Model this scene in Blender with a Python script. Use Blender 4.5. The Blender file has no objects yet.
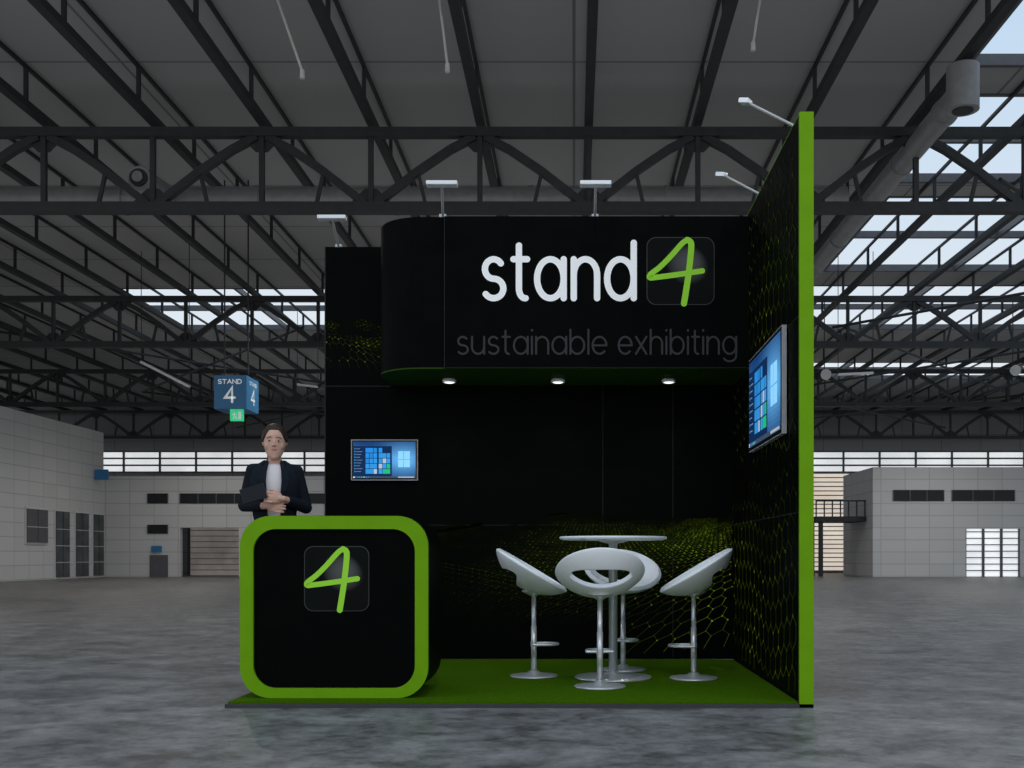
import bpy, math, random
from mathutils import Vector, Matrix, noise
random.seed(4)
scene = bpy.context.scene
scene.view_settings.view_transform = 'Standard'
COL = scene.collection
sin, cos, pi = math.sin, math.cos, math.pi
rad = math.radians

# ------------------------------------------------------------------ materials
def mat(name, col, rough=.5, metal=0., var=.08, scale=6., spec=.5, emit=0., bump=0.):
    m = bpy.data.materials.new(name); m.use_nodes = True
    nt = m.node_tree; b = nt.nodes['Principled BSDF']
    tc = nt.nodes.new('ShaderNodeTexCoord'); nz = nt.nodes.new('ShaderNodeTexNoise')
    nz.inputs['Scale'].default_value = scale; nz.inputs['Detail'].default_value = 4
    nt.links.new(tc.outputs['Object'], nz.inputs['Vector'])
    rp = nt.nodes.new('ShaderNodeValToRGB')
    rp.color_ramp.elements[0].position = .3; rp.color_ramp.elements[1].position = .7
    rp.color_ramp.elements[0].color = [c*(1-var) for c in col]+[1]
    rp.color_ramp.elements[1].color = [min(1, c*(1+var)) for c in col]+[1]
    nt.links.new(nz.outputs['Fac'], rp.inputs['Fac'])
    nt.links.new(rp.outputs['Color'], b.inputs['Base Color'])
    b.inputs['Roughness'].default_value = rough
    b.inputs['Metallic'].default_value = metal
    b.inputs['Specular IOR Level'].default_value = spec
    if emit:
        nt.links.new(rp.outputs['Color'], b.inputs['Emission Color'])
        b.inputs['Emission Strength'].default_value = emit
    if bump:
        bp = nt.nodes.new('ShaderNodeBump'); bp.inputs['Strength'].default_value = bump
        nt.links.new(nz.outputs['Fac'], bp.inputs['Height'])
        nt.links.new(bp.outputs['Normal'], b.inputs['Normal'])
    return m

def vcol_mat(name, emit=0., rough=.5):
    m = bpy.data.materials.new(name); m.use_nodes = True
    nt = m.node_tree; b = nt.nodes['Principled BSDF']
    a = nt.nodes.new('ShaderNodeAttribute'); a.attribute_name = 'Col'
    nt.links.new(a.outputs['Color'], b.inputs['Base Color'])
    b.inputs['Roughness'].default_value = rough
    b.inputs['Specular IOR Level'].default_value = .04
    if emit:
        nt.links.new(a.outputs['Color'], b.inputs['Emission Color'])
        b.inputs['Emission Strength'].default_value = emit
    return m

def tile_mat(name, c1, c2, mortar, w, h, ms=.02, rough=.7, flat=False):
    m = bpy.data.materials.new(name); m.use_nodes = True
    nt = m.node_tree; b = nt.nodes['Principled BSDF']
    tc = nt.nodes.new('ShaderNodeTexCoord')
    sp = nt.nodes.new('ShaderNodeSeparateXYZ'); cb = nt.nodes.new('ShaderNodeCombineXYZ')
    nt.links.new(tc.outputs['Object'], sp.inputs[0])
    if flat:
        nt.links.new(sp.outputs[0], cb.inputs[0]); nt.links.new(sp.outputs[1], cb.inputs[1])
    else:
        ad = nt.nodes.new('ShaderNodeMath'); ad.operation = 'ADD'
        nt.links.new(sp.outputs[0], ad.inputs[0]); nt.links.new(sp.outputs[1], ad.inputs[1])
        nt.links.new(ad.outputs[0], cb.inputs[0]); nt.links.new(sp.outputs[2], cb.inputs[1])
    br = nt.nodes.new('ShaderNodeTexBrick'); br.offset = 0
    br.inputs['Color1'].default_value = (*c1, 1); br.inputs['Color2'].default_value = (*c2, 1)
    br.inputs['Mortar'].default_value = (*mortar, 1)
    br.inputs['Scale'].default_value = 1; br.inputs['Mortar Size'].default_value = ms
    br.inputs['Brick Width'].default_value = w; br.inputs['Row Height'].default_value = h
    nt.links.new(cb.outputs[0], br.inputs['Vector'])
    nt.links.new(br.outputs['Color'], b.inputs['Base Color'])
    b.inputs['Roughness'].default_value = rough
    b.inputs['Specular IOR Level'].default_value = .2
    return m

M = {}
M['black'] = mat('black_laminate', (.0022, .0025, .0022), .5, var=.2, spec=.03)
M['black2'] = mat('black_fabric_panel', (.0026, .0030, .0026), .55, var=.2, spec=.03)
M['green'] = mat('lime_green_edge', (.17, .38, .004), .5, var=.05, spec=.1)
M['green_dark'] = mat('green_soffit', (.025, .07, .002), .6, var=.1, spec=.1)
M['carpet'] = mat('green_carpet', (.05, .115, .002), .95, var=.3, scale=90, spec=.02, bump=.3)
M['logo_green'] = mat('logo_green', (.27, .60, .04), .5, var=.03, scale=2, emit=.2, spec=.1)
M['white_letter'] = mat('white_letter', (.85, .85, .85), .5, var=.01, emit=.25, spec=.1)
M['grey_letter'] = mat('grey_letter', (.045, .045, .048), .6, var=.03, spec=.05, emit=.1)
M['badge_edge'] = mat('badge_edge', (.05, .055, .05), .5, spec=.1)
M['badge'] = mat('badge_black', (.006, .007, .006), .5, var=.2, scale=3, spec=.05)
M['joint'] = mat('panel_joint', (.03, .033, .03), .5, spec=.1)
M['plinth'] = mat('plinth_edge', (.04, .04, .04), .6)
M['steel'] = mat('roof_steel', (.03, .032, .035), .6, metal=0, var=.15, spec=.3)
M['duct'] = mat('duct_steel', (.25, .26, .27), .45, metal=.2, var=.1)
M['lightgrey'] = mat('light_grey_metal', (.6, .6, .6), .4, var=.05)
M['chrome'] = mat('brushed_chrome', (.66, .66, .66), .3, metal=.55, var=.03)
M['plastic'] = mat('white_plastic', (.96, .96, .96), .35, var=.01)
M['lens'] = mat('downlight_lens', (1, .97, .9), .4, var=.01, emit=1.6)
M['tvframe'] = mat('tv_frame', (.42, .42, .43), .4)
M['tvblack'] = mat('tv_back', (.01, .01, .012), .3, spec=.2)
M['screen'] = vcol_mat('screen_picture', emit=.8, rough=.5)
M['graphic'] = vcol_mat('printed_graphic', emit=.25, rough=.7)
M['print'] = vcol_mat('printed_sphere', emit=.15, rough=.6)
M['skin'] = mat('skin', (.68, .40, .30), .55, var=.03, scale=20, spec=.3)
M['hair'] = mat('dark_brown_hair', (.035, .02, .013), .55, var=.4, scale=40, spec=.3)
M['blazer'] = mat('navy_blazer_cloth', (.012, .016, .022), .9, var=.2, scale=60, spec=.1)
M['blouse'] = mat('white_blouse_cloth', (.75, .68, .68), .8, var=.03)
M['trouser'] = mat('black_trouser_cloth', (.012, .013, .017), .85)
M['shoe'] = mat('black_shoe_leather', (.008, .008, .008), .35)
M['lips'] = mat('lips', (.52, .24, .20), .5)
M['eye'] = mat('eye_white', (.5, .48, .46), .3)
M['iris'] = mat('eye_iris', (.03, .02, .015), .3)
M['blue'] = mat('sign_blue', (.02, .12, .26), .5, emit=.1)
M['blue2'] = mat('sign_blue_side', (.03, .18, .38), .5, emit=.1)
M['exit'] = mat('exit_green', (.03, .5, .2), .5, emit=.7)
M['sign_white'] = mat('sign_white', (.8, .85, .85), .5, emit=.2)
M['glassdark'] = mat('dark_window_glass', (.02, .022, .025), .3, spec=.2)
M['glassgrey'] = mat('grey_door_glass', (.07, .075, .08), .3, spec=.3, var=.4, scale=1.5)
M['louvregrey'] = mat('grey_louvre', (.10, .10, .11), .6)
M['pane'] = mat('emissive_daylight_pane', (.85, .88, .9), .6, var=.12, scale=.6, emit=.7)  # daylight put in as emission; nothing shines through from outside
M['panewarm'] = mat('emissive_warm_pane', (.62, .56, .52), .6, var=.35, scale=.5, emit=.14)  # warm daylight of the recess put into pane colour and weak emission
M['panetall'] = mat('emissive_tall_pane', (.95, .78, .66), .6, var=.22, scale=.35, emit=.7)  # warm sunlight put into the pane's colour and emission
M['framegrey'] = mat('window_frame_grey', (.1, .1, .11), .5)
M['tile'] = tile_mat('white_cladding_panels', (.60, .60, .60), (.56, .56, .56), (.42, .42, .42), 1.2, .6)
M['farwall'] = tile_mat('far_wall_cladding', (.25, .26, .27), (.23, .24, .25), (.12, .12, .12), 2.4, 1.2)
M['ceil'] = tile_mat('ceiling_boards', (.42, .42, .42), (.39, .39, .39), (.2, .2, .2), 8.8, 3.4, .03, .8, True)

def floor_mat():
    m = bpy.data.materials.new('polished_concrete'); m.use_nodes = True
    nt = m.node_tree; b = nt.nodes['Principled BSDF']
    tc = nt.nodes.new('ShaderNodeTexCoord')
    def nz(s, d, dist=0, r=.5):
        n = nt.nodes.new('ShaderNodeTexNoise'); n.inputs['Scale'].default_value = s
        n.inputs['Detail'].default_value = d; n.inputs['Distortion'].default_value = dist
        n.inputs['Roughness'].default_value = r
        nt.links.new(tc.outputs['Object'], n.inputs['Vector']); return n
    n1 = nz(1.7, 12, .5, .62); n2 = nz(8, 10, .3, .75)
    mx = nt.nodes.new('ShaderNodeMix'); mx.inputs[0].default_value = .5
    nt.links.new(n1.outputs['Fac'], mx.inputs[2]); nt.links.new(n2.outputs['Fac'], mx.inputs[3])
    rp = nt.nodes.new('ShaderNodeValToRGB')
    e = rp.color_ramp.elements
    e[0].position = .40; e[0].color = (.055, .053, .051, 1)
    e[1].position = .61; e[1].color = (.26, .252, .243, 1)
    nt.links.new(mx.outputs[0], rp.inputs['Fac'])
    br = nt.nodes.new('ShaderNodeTexBrick'); br.offset = 0
    br.inputs['Scale'].default_value = 1; br.inputs['Mortar Size'].default_value = .006
    br.inputs['Brick Width'].default_value = 5; br.inputs['Row Height'].default_value = 5
    br.inputs['Color1'].default_value = (1, 1, 1, 1); br.inputs['Color2'].default_value = (.93, .93, .93, 1)
    br.inputs['Mortar'].default_value = (.8, .8, .8, 1)
    mp = nt.nodes.new('ShaderNodeMapping'); mp.inputs['Location'].default_value = (1.3, 2.1, 0)
    nt.links.new(tc.outputs['Object'], mp.inputs[0]); nt.links.new(mp.outputs[0], br.inputs['Vector'])
    mu = nt.nodes.new('ShaderNodeMix'); mu.data_type = 'RGBA'; mu.blend_type = 'MULTIPLY'
    mu.inputs[0].default_value = 1
    nt.links.new(rp.outputs['Color'], mu.inputs[6]); nt.links.new(br.outputs['Color'], mu.inputs[7])
    nt.links.new(mu.outputs[2], b.inputs['Base Color'])
    r2 = nt.nodes.new('ShaderNodeMapRange'); r2.inputs[3].default_value = .30; r2.inputs[4].default_value = .58
    nt.links.new(n1.outputs['Fac'], r2.inputs[0]); nt.links.new(r2.outputs[0], b.inputs['Roughness'])
    b.inputs['Specular IOR Level'].default_value = .28
    bp = nt.nodes.new('ShaderNodeBump'); bp.inputs['Strength'].default_value = .12; bp.inputs['Distance'].default_value = .02
    nt.links.new(n2.outputs['Fac'], bp.inputs['Height']); nt.links.new(bp.outputs['Normal'], b.inputs['Normal'])
    return m
M['floor'] = floor_mat()

# ------------------------------------------------------------------ mesh builder
class B:
    def __init__(s): s.v = []; s.f = []; s.c = []; s.smooth = []
    def add(s, vs, fs, col=None, smooth=False):
        o = len(s.v); s.v += [Vector(v) for v in vs]
        for f in fs:
            s.f.append(tuple(i+o for i in f)); s.c.append(col); s.smooth.append(smooth)
        return s
    def box(s, x0, x1, y0, y1, z0, z1, col=None):
        vs = [(x0,y0,z0),(x1,y0,z0),(x1,y1,z0),(x0,y1,z0),(x0,y0,z1),(x1,y0,z1),(x1,y1,z1),(x0,y1,z1)]
        return s.add(vs, [(0,3,2,1),(4,5,6,7),(0,1,5,4),(1,2,6,5),(2,3,7,6),(3,0,4,7)], col)
    def beam(s, p0, p1, w, h=None):
        h = h or w; p0 = Vector(p0); p1 = Vector(p1); d = (p1-p0).normalized()
        up = Vector((0,0,1)) if abs(d.z) < .95 else Vector((0,1,0))
        a = d.cross(up).normalized()*w/2; b = a.normalized().cross(d).normalized()*h/2
        vs = [p0-a-b, p0+a-b, p0+a+b, p0-a+b, p1-a-b, p1+a-b, p1+a+b, p1-a+b]
        return s.add(vs, [(0,1,2,3),(7,6,5,4),(0,4,5,1),(1,5,6,2),(2,6,7,3),(3,7,4,0)])
    def cyl(s, p0, p1, r0, r1=None, n=20, cap=True):
        r1 = r0 if r1 is None else r1; p0 = Vector(p0); p1 = Vector(p1); d = (p1-p0).normalized()
        up = Vector((0,0,1)) if abs(d.z) < .95 else Vector((1,0,0))
        a = d.cross(up).normalized(); b = d.cross(a).normalized()
        vs = []; fs = []
        for i in range(n):
            t = 2*pi*i/n; q = a*cos(t)+b*sin(t); vs += [p0+q*r0, p1+q*r1]
        for i in range(n):
            j = (i+1) % n; fs.append((2*i, 2*j, 2*j+1, 2*i+1))
        s.add(vs, fs, smooth=True)
        if cap: s.add(vs, [tuple(2*i for i in range(n))[::-1], tuple(2*i+1 for i in range(n))])
        return s
    def rev(s, prof, c=(0,0,0), n=40):
        vs = []; fs = []; m = len(prof); c = Vector(c)
        for i in range(n):
            t = 2*pi*i/n
            for r, z in prof: vs.append(c+Vector((r*cos(t), r*sin(t), z)))
        for i in range(n):
            j = (i+1) % n
            for k in range(m-1): fs.append((i*m+k, j*m+k, j*m+k+1, i*m+k+1))
        return s.add(vs, fs, smooth=True)
    def ell(s, c, r, n=20, m=12, R=None):
        c = Vector(c); vs = []; fs = []
        for k in range(m+1):
            ph = pi*k/m
            for i in range(n):
                t = 2*pi*i/n
                p = Vector((r[0]*sin(ph)*cos(t), r[1]*sin(ph)*sin(t), r[2]*cos(ph)))
                if R: p = R @ p
                vs.append(c+p)
        for k in range(m):
            for i in range(n):
                j = (i+1) % n; fs.append((k*n+i, (k+1)*n+i, (k+1)*n+j, k*n+j))
        return s.add(vs, fs, smooth=True)
    def chain(s, pts, rs, n=14):
        for p, r in zip(pts, rs): s.ell(p, (r, r, r), n, 8)
        for i in range(len(pts)-1): s.cyl(pts[i], pts[i+1], rs[i], rs[i+1], n)
        return s
    def loft(s, rings, n=28):
        vs = []; fs = []
        for cx, cy, z, rx, ry in rings:
            for i in range(n):
                t = 2*pi*i/n; vs.append((cx+rx*cos(t), cy+ry*sin(t), z))
        for k in range(len(rings)-1):
            for i in range(n):
                j = (i+1) % n; fs.append((k*n+i, k*n+j, (k+1)*n+j, (k+1)*n+i))
        fs.append(tuple(range(n))[::-1]); fs.append(tuple((len(rings)-1)*n+i for i in range(n)))
        return s.add(vs, fs, smooth=True)
    def prism(s, pts, plane, a, b, col=None):
        n = len(pts)
        P = (lambda p, t: (p[0], t, p[1])) if plane == 'xz' else (lambda p, t: (p[0], p[1], t))
        vs = [P(p, a) for p in pts]+[P(p, b) for p in pts]
        fs = [tuple(range(n)), tuple(range(n, 2*n))[::-1]]
        fs += [(i, i+n, (i+1) % n+n, (i+1) % n) for i in range(n)]
        return s.add(vs, fs, col)
    def rect(s, F, u0, u1, v0, v1, col=None):
        O, U, V = F
        return s.add([O+U*u0+V*v0, O+U*u1+V*v0, O+U*u1+V*v1, O+U*u0+V*v1], [(0,1,2,3)], col)
    def loop(s, F, pts, col=None):
        O, U, V = F
        return s.add([O+U*p[0]+V*p[1] for p in pts], [tuple(range(len(pts)))], col)
    def seg(s, F, p, q, w, col):
        O, U, V = F; p = Vector(p); q = Vector(q); d = q-p
        if d.length < 1e-6: return
        nn = Vector((-d.y, d.x)).normalized()*w/2
        s.add([O+U*a.x+V*a.y for a in (p-nn, q-nn, q+nn, p+nn)], [(0,1,2,3)], col)
    def stroke(s, F, pts, w, col=None):
        """continuous ribbon with mitred joints and round ends"""
        O, U, V = F; h = w/2
        P = [Vector(pts[0])]
        for p in pts[1:]:
            if (Vector(p)-P[-1]).length > 1e-5: P.append(Vector(p))
        closed = (P[0]-P[-1]).length < 1e-3 and len(P) > 3
        if closed: P.pop()
        n = len(P); Lf = []; Rt = []
        for i in range(n):
            a = P[i-1] if (i > 0 or closed) else None
            c = P[(i+1) % n] if (i < n-1 or closed) else None
            d0 = (P[i]-a).normalized() if a is not None else None
            d1 = (c-P[i]).normalized() if c is not None else None
            if d0 is None: d0 = d1
            if d1 is None: d1 = d0
            n0 = Vector((-d0.y, d0.x)); n1 = Vector((-d1.y, d1.x)); m = n0+n1
            m = n0 if m.length < .05 else m.normalized()
            k = min(2.2, 1/max(.2, m.dot(n0)))
            Lf.append(P[i]+m*h*k); Rt.append(P[i]-m*h*k)
        W = lambda p: O+U*p.x+V*p.y
        vs = [W(p) for p in Lf]+[W(p) for p in Rt]
        fs = [(n+i, n+(i+1) % n, (i+1) % n, i) for i in range(n if closed else n-1)]
        s.add(vs, fs, col)
        if not closed:
            for p, d in ((P[0], (P[0]-P[1]).normalized()), (P[-1], (P[-1]-P[-2]).normalized())):
                nn = Vector((-d.y, d.x))
                c = [p+nn*h*cos(pi*k/10)+d*h*sin(pi*k/10) for k in range(11)]
                s.add([W(q) for q in c][::-1], [tuple(range(11))], col)
    def obj(s, name, m, parent=None, local=False, bevel=0):
        me = bpy.data.meshes.new(name)
        off = Vector((0,0,0)) if (local or parent is None) else wloc(parent)
        me.from_pydata([v-off for v in s.v], [], s.f)
        for p, sm in zip(me.polygons, s.smooth): p.use_smooth = sm
        if any(c is not None for c in s.c):
            at = me.color_attributes.new(name='Col', type='FLOAT_COLOR', domain='CORNER')
            for p, c in zip(me.polygons, s.c):
                for li in p.loop_indices: at.data[li].color = (*(c or (0,0,0)), 1)
        me.materials.append(m)
        ob = bpy.data.objects.new(name, me); COL.objects.link(ob)
        if parent: ob.parent = parent
        if bevel:
            md = ob.modifiers.new('bevel', 'BEVEL'); md.width = bevel; md.segments = 3
            md.limit_method = 'ANGLE'
        return ob

def wloc(o):
    l = Vector(o.location)
    while o.parent: o = o.parent; l = l+Vector(o.location)
    return l
def tag(o, label, cat, group=None, kind=None):
    o['label'] = label; o['category'] = cat
    if group: o['group'] = group
    if kind: o['kind'] = kind
    return o
def thing(name, loc, label, cat, group=None):
    e = bpy.data.objects.new(name, None); COL.objects.link(e); e.location = loc
    e.empty_display_size = .1
    return tag(e, label, cat, group)
def struct(o, label=None, cat=None):
    o['kind'] = 'structure'
    if label: o['label'] = label
    if cat: o['category'] = cat
    return o
def anchor(o, p):
    p = Vector(p); o.data.transform(Matrix.Translation(-p)); o.location = p; return o
def rrect(x0, x1, z0, z1, r, n=10):
    pts = []
    for cx, cz, a in ((x1-r, z0+r, -90), (x1-r, z1-r, 0), (x0+r, z1-r, 90), (x0+r, z0+r, 180)):
        for k in range(n+1):
            t = rad(a+90*k/n); pts.append((cx+r*cos(t), cz+r*sin(t)))
    return pts
def arc(cx, cy, rx, a0, a1, ry=None, n=16):
    ry = ry or rx
    return [(cx+rx*cos(rad(a0+(a1-a0)*k/n)), cy+ry*sin(rad(a0+(a1-a0)*k/n))) for k in range(n+1)]

# ------------------------------------------------------------------ stroke lettering
O_ = arc(.41, .5, .41, 0, 360, .5, 32)
G = {
 's': (.6, [arc(.3, .75, .27, 35, 270, .25)+arc(.3, .25, .3, 90, -145, .25)]),
 't': (.42, [[(.17, 1.35), (.17, .25)]+arc(.36, .25, .19, 180, 275, .25), [(0, 1), (.42, 1)]]),
 'a': (.82, [O_, [(.82, 1), (.82, 0)]]),
 'b': (.82, [O_, [(0, 1.42), (0, 0)]]),
 'd': (.82, [O_, [(.82, 1.42), (.82, 0)]]),
 'n': (.72, [[(0, 1), (0, 0)], arc(.36, .6, .36, 180, 0, .4)+[(.72, 0)]]),
 'h': (.72, [[(0, 1.42), (0, 0)], arc(.36, .6, .36, 180, 0, .4)+[(.72, 0)]]),
 'u': (.72, [[(.72, 1), (.72, 0)], [(0, 1)]+arc(.36, .4, .36, 180, 360, .4)]),
 'i': (.0, [[(0, 1), (0, 0)], [(0, 1.36), (0, 1.4)]]),
 'l': (.0, [[(0, 1.42), (0, 0)]]),
 'e': (.82, [[(.0, .5), (.80, .5)], arc(.41, .5, .41, 0, 315, .5, 24)]),
 'x': (.66, [[(0, 1), (.66, 0)], [(0, 0), (.66, 1)]]),
 'g': (.82, [O_, [(.82, 1), (.82, -.1)]+arc(.41, -.1, .41, 0, -150, .34)]),
 ' ': (.3, []),
 'S': (.7, [arc(.35, 1.05, .33, 35, 270, .35)+arc(.35, .35, .35, 90, -145, .35)]),
 'T': (.8, [[(0, 1.4), (.8, 1.4)], [(.4, 1.4), (.4, 0)]]),
 'A': (.9, [[(0, 0), (.45, 1.4), (.9, 0)], [(.18, .48), (.72, .48)]]),
 'N': (.85, [[(0, 0), (0, 1.4), (.85, 0), (.85, 1.4)]]),
 'D': (.85, [[(0, 0), (0, 1.4), (.3, 1.4)]+arc(.3, .7, .55, 90, -90, .7)+[(0, 0)]]),
 '4': (.85, [[(.62, 0), (.62, 1.4), (0, .42), (.85, .42)]]),
}
def lettering(b, F, text, x0, x1, base, xh, w, gap=.3):
    O, U, V = F; N = U.cross(V).normalized()
    cur = 0; pl = []
    for ch in text:
        wd, st = G[ch]
        for li, p in enumerate(st): pl.append((li, [(cur+q[0], q[1]) for q in p]))
        cur += wd+gap
    cur -= gap; sx = (x1-x0-w)/cur
    for li, p in pl:
        b.stroke((O+N*.0008*li, U, V), [(x0+w/2+q[0]*sx, base+w/2+q[1]*(xh-w)) for q in p], w)
def bez(P, n=10):
    """smooth Catmull-Rom through P"""
    out = []; Q = [Vector(P[0])]+[Vector(p) for p in P]+[Vector(P[-1])]
    for i in range(1, len(Q)-2):
        for k in range(n):
            t = k/n
            out.append(tuple(.5*((2*Q[i])+(Q[i+1]-Q[i-1])*t+(2*Q[i-1]-5*Q[i]+4*Q[i+1]-Q[i+2])*t*t+(3*Q[i]-Q[i-1]-3*Q[i+1]+Q[i+2])*t**3)))
    out.append(tuple(Q[-1])); return out
def logo(parent, F, size, nm='logo_badge'):
    O, U, V = F; N = U.cross(V).normalized()
    bb = B(); bb.loop((O, U, V), [(p[0], p[1]) for p in rrect(0, size, 0, size, size*.14)])
    bd = bb.obj(nm, M['badge_edge'], parent)
    b2 = B(); e = size*.014
    b2.loop((O+N*.002, U, V), rrect(e, size-e, e, size-e, size*.13)); b2.obj('badge_face', M['badge'], bd)
    # printed grey sphere inside the badge
    b4 = B(); R0 = size*.40; cx = size*.52; cz = size*.5; NR, NA = 16, 40
    for k in range(NR):
        for i in range(NA):
            r0, r1 = R0*k/NR, R0*(k+1)/NR; a0, a1 = 2*pi*i/NA, 2*pi*(i+1)/NA
            am = (a0+a1)/2; rm = (r0+r1)/2/R0
            hx, hz = rm*cos(am)-.25, rm*sin(am)-.35
            g = .006+.08*max(0, 1-(hx*hx+hz*hz)*1.4)*(1-rm**6)
            pts = [(cx+r*cos(a), cz+r*sin(a)) for r, a in ((r0, a0), (r1, a0), (r1, a1), (r0, a1))]
            if k == 0: pts = [(cx, cz), pts[1], pts[2]]
            b4.loop((O+N*.003, U, V), pts, (g, g*1.02, g))
    b4.obj('printed_sphere', M['print'], bd)
    b3 = B(); F3 = (O+N*.005, U, V); F4 = (O+N*.006, U, V)
    sc = lambda L: [(p[0]*size, p[1]*size) for p in L]
    b3.stroke(F3, sc(bez([(.60, .955), (.52, .90), (.36, .72), (.20, .56), (.06, .45), (.05, .40), (.14, .405), (.45, .445), (.82, .50)])), size*.080)
    b3.stroke(F4, sc(bez([(.60, .955), (.655, .90), (.645, .7), (.61, .4), (.55, .02)])), size*.090)
    b3.obj('numeral_four', M['logo_green'], bd)
    return bd
X = Vector((1,0,0)); Y = Vector((0,1,0)); Z = Vector((0,0,1))
FZ = -.04

# ------------------------------------------------------------------ hall shell
b = B(); b.box(-46, 46, -12, 66, FZ-.2, FZ)
fl = struct(b.obj('floor', M['floor']), 'grey polished concrete hall floor', 'floor')

def grid_cells(x0, x1, y0, y1, holes):
    xs = sorted({x0, x1, *[h[0] for h in holes], *[h[1] for h in holes]})
    ys = sorted({y0, y1, *[h[2] for h in holes], *[h[3] for h in holes]})
    for i in range(len(xs)-1):
        for j in range(len(ys)-1):
            cx = (xs[i]+xs[i+1])/2; cy = (ys[j]+ys[j+1])/2
            if not any(h[0] < cx < h[1] and h[2] < cy < h[3] for h in holes):
                yield xs[i], xs[i+1], ys[j], ys[j+1]
CZ = 10.6
holes = [(7.7, 28, 15, 20.6), (7.9, 28, 21.8, 27), (8.4, 28, 28, 35.4), (8.4, 28, 37.2, 44.5),
         (9.5, 28, 52, 57), (-16.6, -7, 37.6, 44.6), (-12, -7, 51, 55)]
b = B()
for x0, x1, y0, y1 in grid_cells(-42, 42, 11, 65, holes): b.box(x0, x1, y0, y1, CZ, CZ+.12)
struct(b.obj('ceiling', M['ceil']), 'grey boarded hall ceiling with rooflight openings', 'ceiling')
wn = 0
for h in holes:
    wn += 1; b = B(); x = h[0]
    b.box(h[0], h[1], h[2], h[2]+.12, CZ-.02, CZ+.2); b.box(h[0], h[1], h[3]-.12, h[3], CZ-.02, CZ+.2)
    while x <= h[1]+.01:
        b.box(x-.05, x+.05, h[2], h[3], CZ-.01, CZ+.19); x += 4.4
    ym = (h[2]+h[3])/2; b.box(h[0], h[1], ym-.06, ym+.06, CZ, CZ+.2)
    struct(b.obj('window_%d' % wn, M['framegrey']), 'rooflight with dark glazing bars', 'window')

b = B(); b.box(-42, 42, 64, 64.3, FZ, CZ)
struct(b.obj('wall_back', M['farwall']), 'grey clad end wall of the hall', 'wall')
def louvre_window(x0, x1, z0, z1, y, pane, step, mull, slat=.1):
    global wn
    wn += 1
    b = B(); b.box(x0, x1, y-.05, y-.01, z0, z1)
    w = struct(b.obj('window_%d' % wn, pane), 'window with emissive daylight pane and horizontal louvres', 'window')
    b = B(); z = z0
    while z <= z1+.01: b.box(x0, x1, y-.12, y-.06, z-slat/2, z+slat/2); z += step
    x = x0
    while x <= x1+.01: b.box(x-.06, x+.06, y-.14, y-.05, z0, z1); x += mull
    b.obj('louvre', M['framegrey'], w)
louvre_window(-34, -1, 6.1, 7.35, 64, M['pane'], .42, 2.2)
louvre_window(1, 34, 6.1, 7.35, 64, M['pane'], .42, 2.2)
louvre_window(12.0, 16.8, .1, 6.0, 64, M['panetall'], .27, 2.4, .06)
louvre_window(-13.5, -1, .1, 5.4, 64, M['pane'], .5, 2.2)

b = B(); b.box(-40, -23.3, 36, 52, FZ, 7.1)
struct(b.obj('wall_left', M['tile']), 'white panel-clad side block with doors', 'wall')
b = B()
for x0, x1, z0, z1 in grid_cells(-23.3, -11, FZ, 4.95, [(-19.5, -16.6, FZ, 2.4)]): b.box(x0, x1, 52, 52.3, z0, z1)
b.box(-23.3, -11, 52.3, 58, 4.75, 4.95); b.box(-11.3, -11, 52.3, 58, FZ, 4.75)
struct(b.obj('wall_rear_left', M['tile']), 'low white panel-clad block with recess', 'wall')
louvre_window(-20.5, -15.6, FZ, 2.9, 56, M['panewarm'], .3, 4.9, .03)
b = B()
for x0, x1, z0, z1 in grid_cells(14.8, 32, FZ, 5.4, [(19.4, 22.1, FZ, 2.35)]): b.box(x0, x1, 52, 52.3, z0, z1)
b.box(14.8, 15.1, 52.3, 57.7, FZ, 5.4); b.box(15.1, 32, 52.3, 57.7, 5.2, 5.4)
struct(b.obj('wall_rear_right', M['tile']), 'low white panel-clad block beside glazing', 'wall')
louvre_window(19.4, 22.1, FZ, 2.35, 52.2, M['pane'], .32, .9, .05)
def dark_window(x0, x1, z0, z1, y=52):
    global wn
    wn += 1; b = B(); b.box(x0, x1, y-.04, y, z0, z1)
    w = struct(b.obj('window_%d' % wn, M['glassdark']), 'dark horizontal strip window', 'window')
    b = B(); x = x0
    while x <= x1+.01: b.box(x-.02, x+.02, y-.07, y-.03, z0, z1); x += (x1-x0)/max(1, round((x1-x0)/.9))
    b.obj('mullion', M['framegrey'], w)
dark_window(15.8, 18.3, 3.72, 4.27); dark_window(18.7, 21.8, 3.72, 4.27)
dark_window(-21.1, -20.1, 3.6, 4.1); dark_window(-19.5, -15.9, 3.6, 4.1); dark_window(-15.7, -12.3, 3.6, 4.1)
dark_window(-21.1, -20.1, 2.1, 2.55); dark_window(-14.6, -12.9, 2.1, 2.55)
dn = 0
def side_door(y0, y1, z0, z1, name, m):
    b = B(); b.box(-23.32, -23.24, y0, y1, z0, z1)
    d = struct(b.obj(name, M['lightgrey']), 'door or window with pale frame', 'door')
    b = B(); z = z0+.75
    while z < z1-.2: b.box(-23.2, -23.17, y0+.05, y1-.05, z-.015, z+.015); z += .75
    b.obj('glazing_bar', M['lightgrey'], d)
    n = 2
    for k in range(n):
        b = B()
        a = y0+.08+(y1-y0-.08)*k/n; c = y0+(y1-y0-.08)*(k+1)/n
        b.box(-23.25, -23.2, a, c, z0+.08, z1-.08)
        b.obj('pane', m, d)
for y0, y1 in ((47.0, 48.4), (48.9, 50.3), (50.7, 51.9)):
    dn += 1; side_door(y0, y1, FZ, 3.1, 'door_%d' % dn, M['glassgrey'])
wn += 1; side_door(44.5, 46.4, 1.5, 3.1, 'window_%d' % wn, M['louvregrey'])
dn += 1
b = B(); b.box(-21, -20.1, 51.95, 52, FZ, 1.05)
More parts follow.
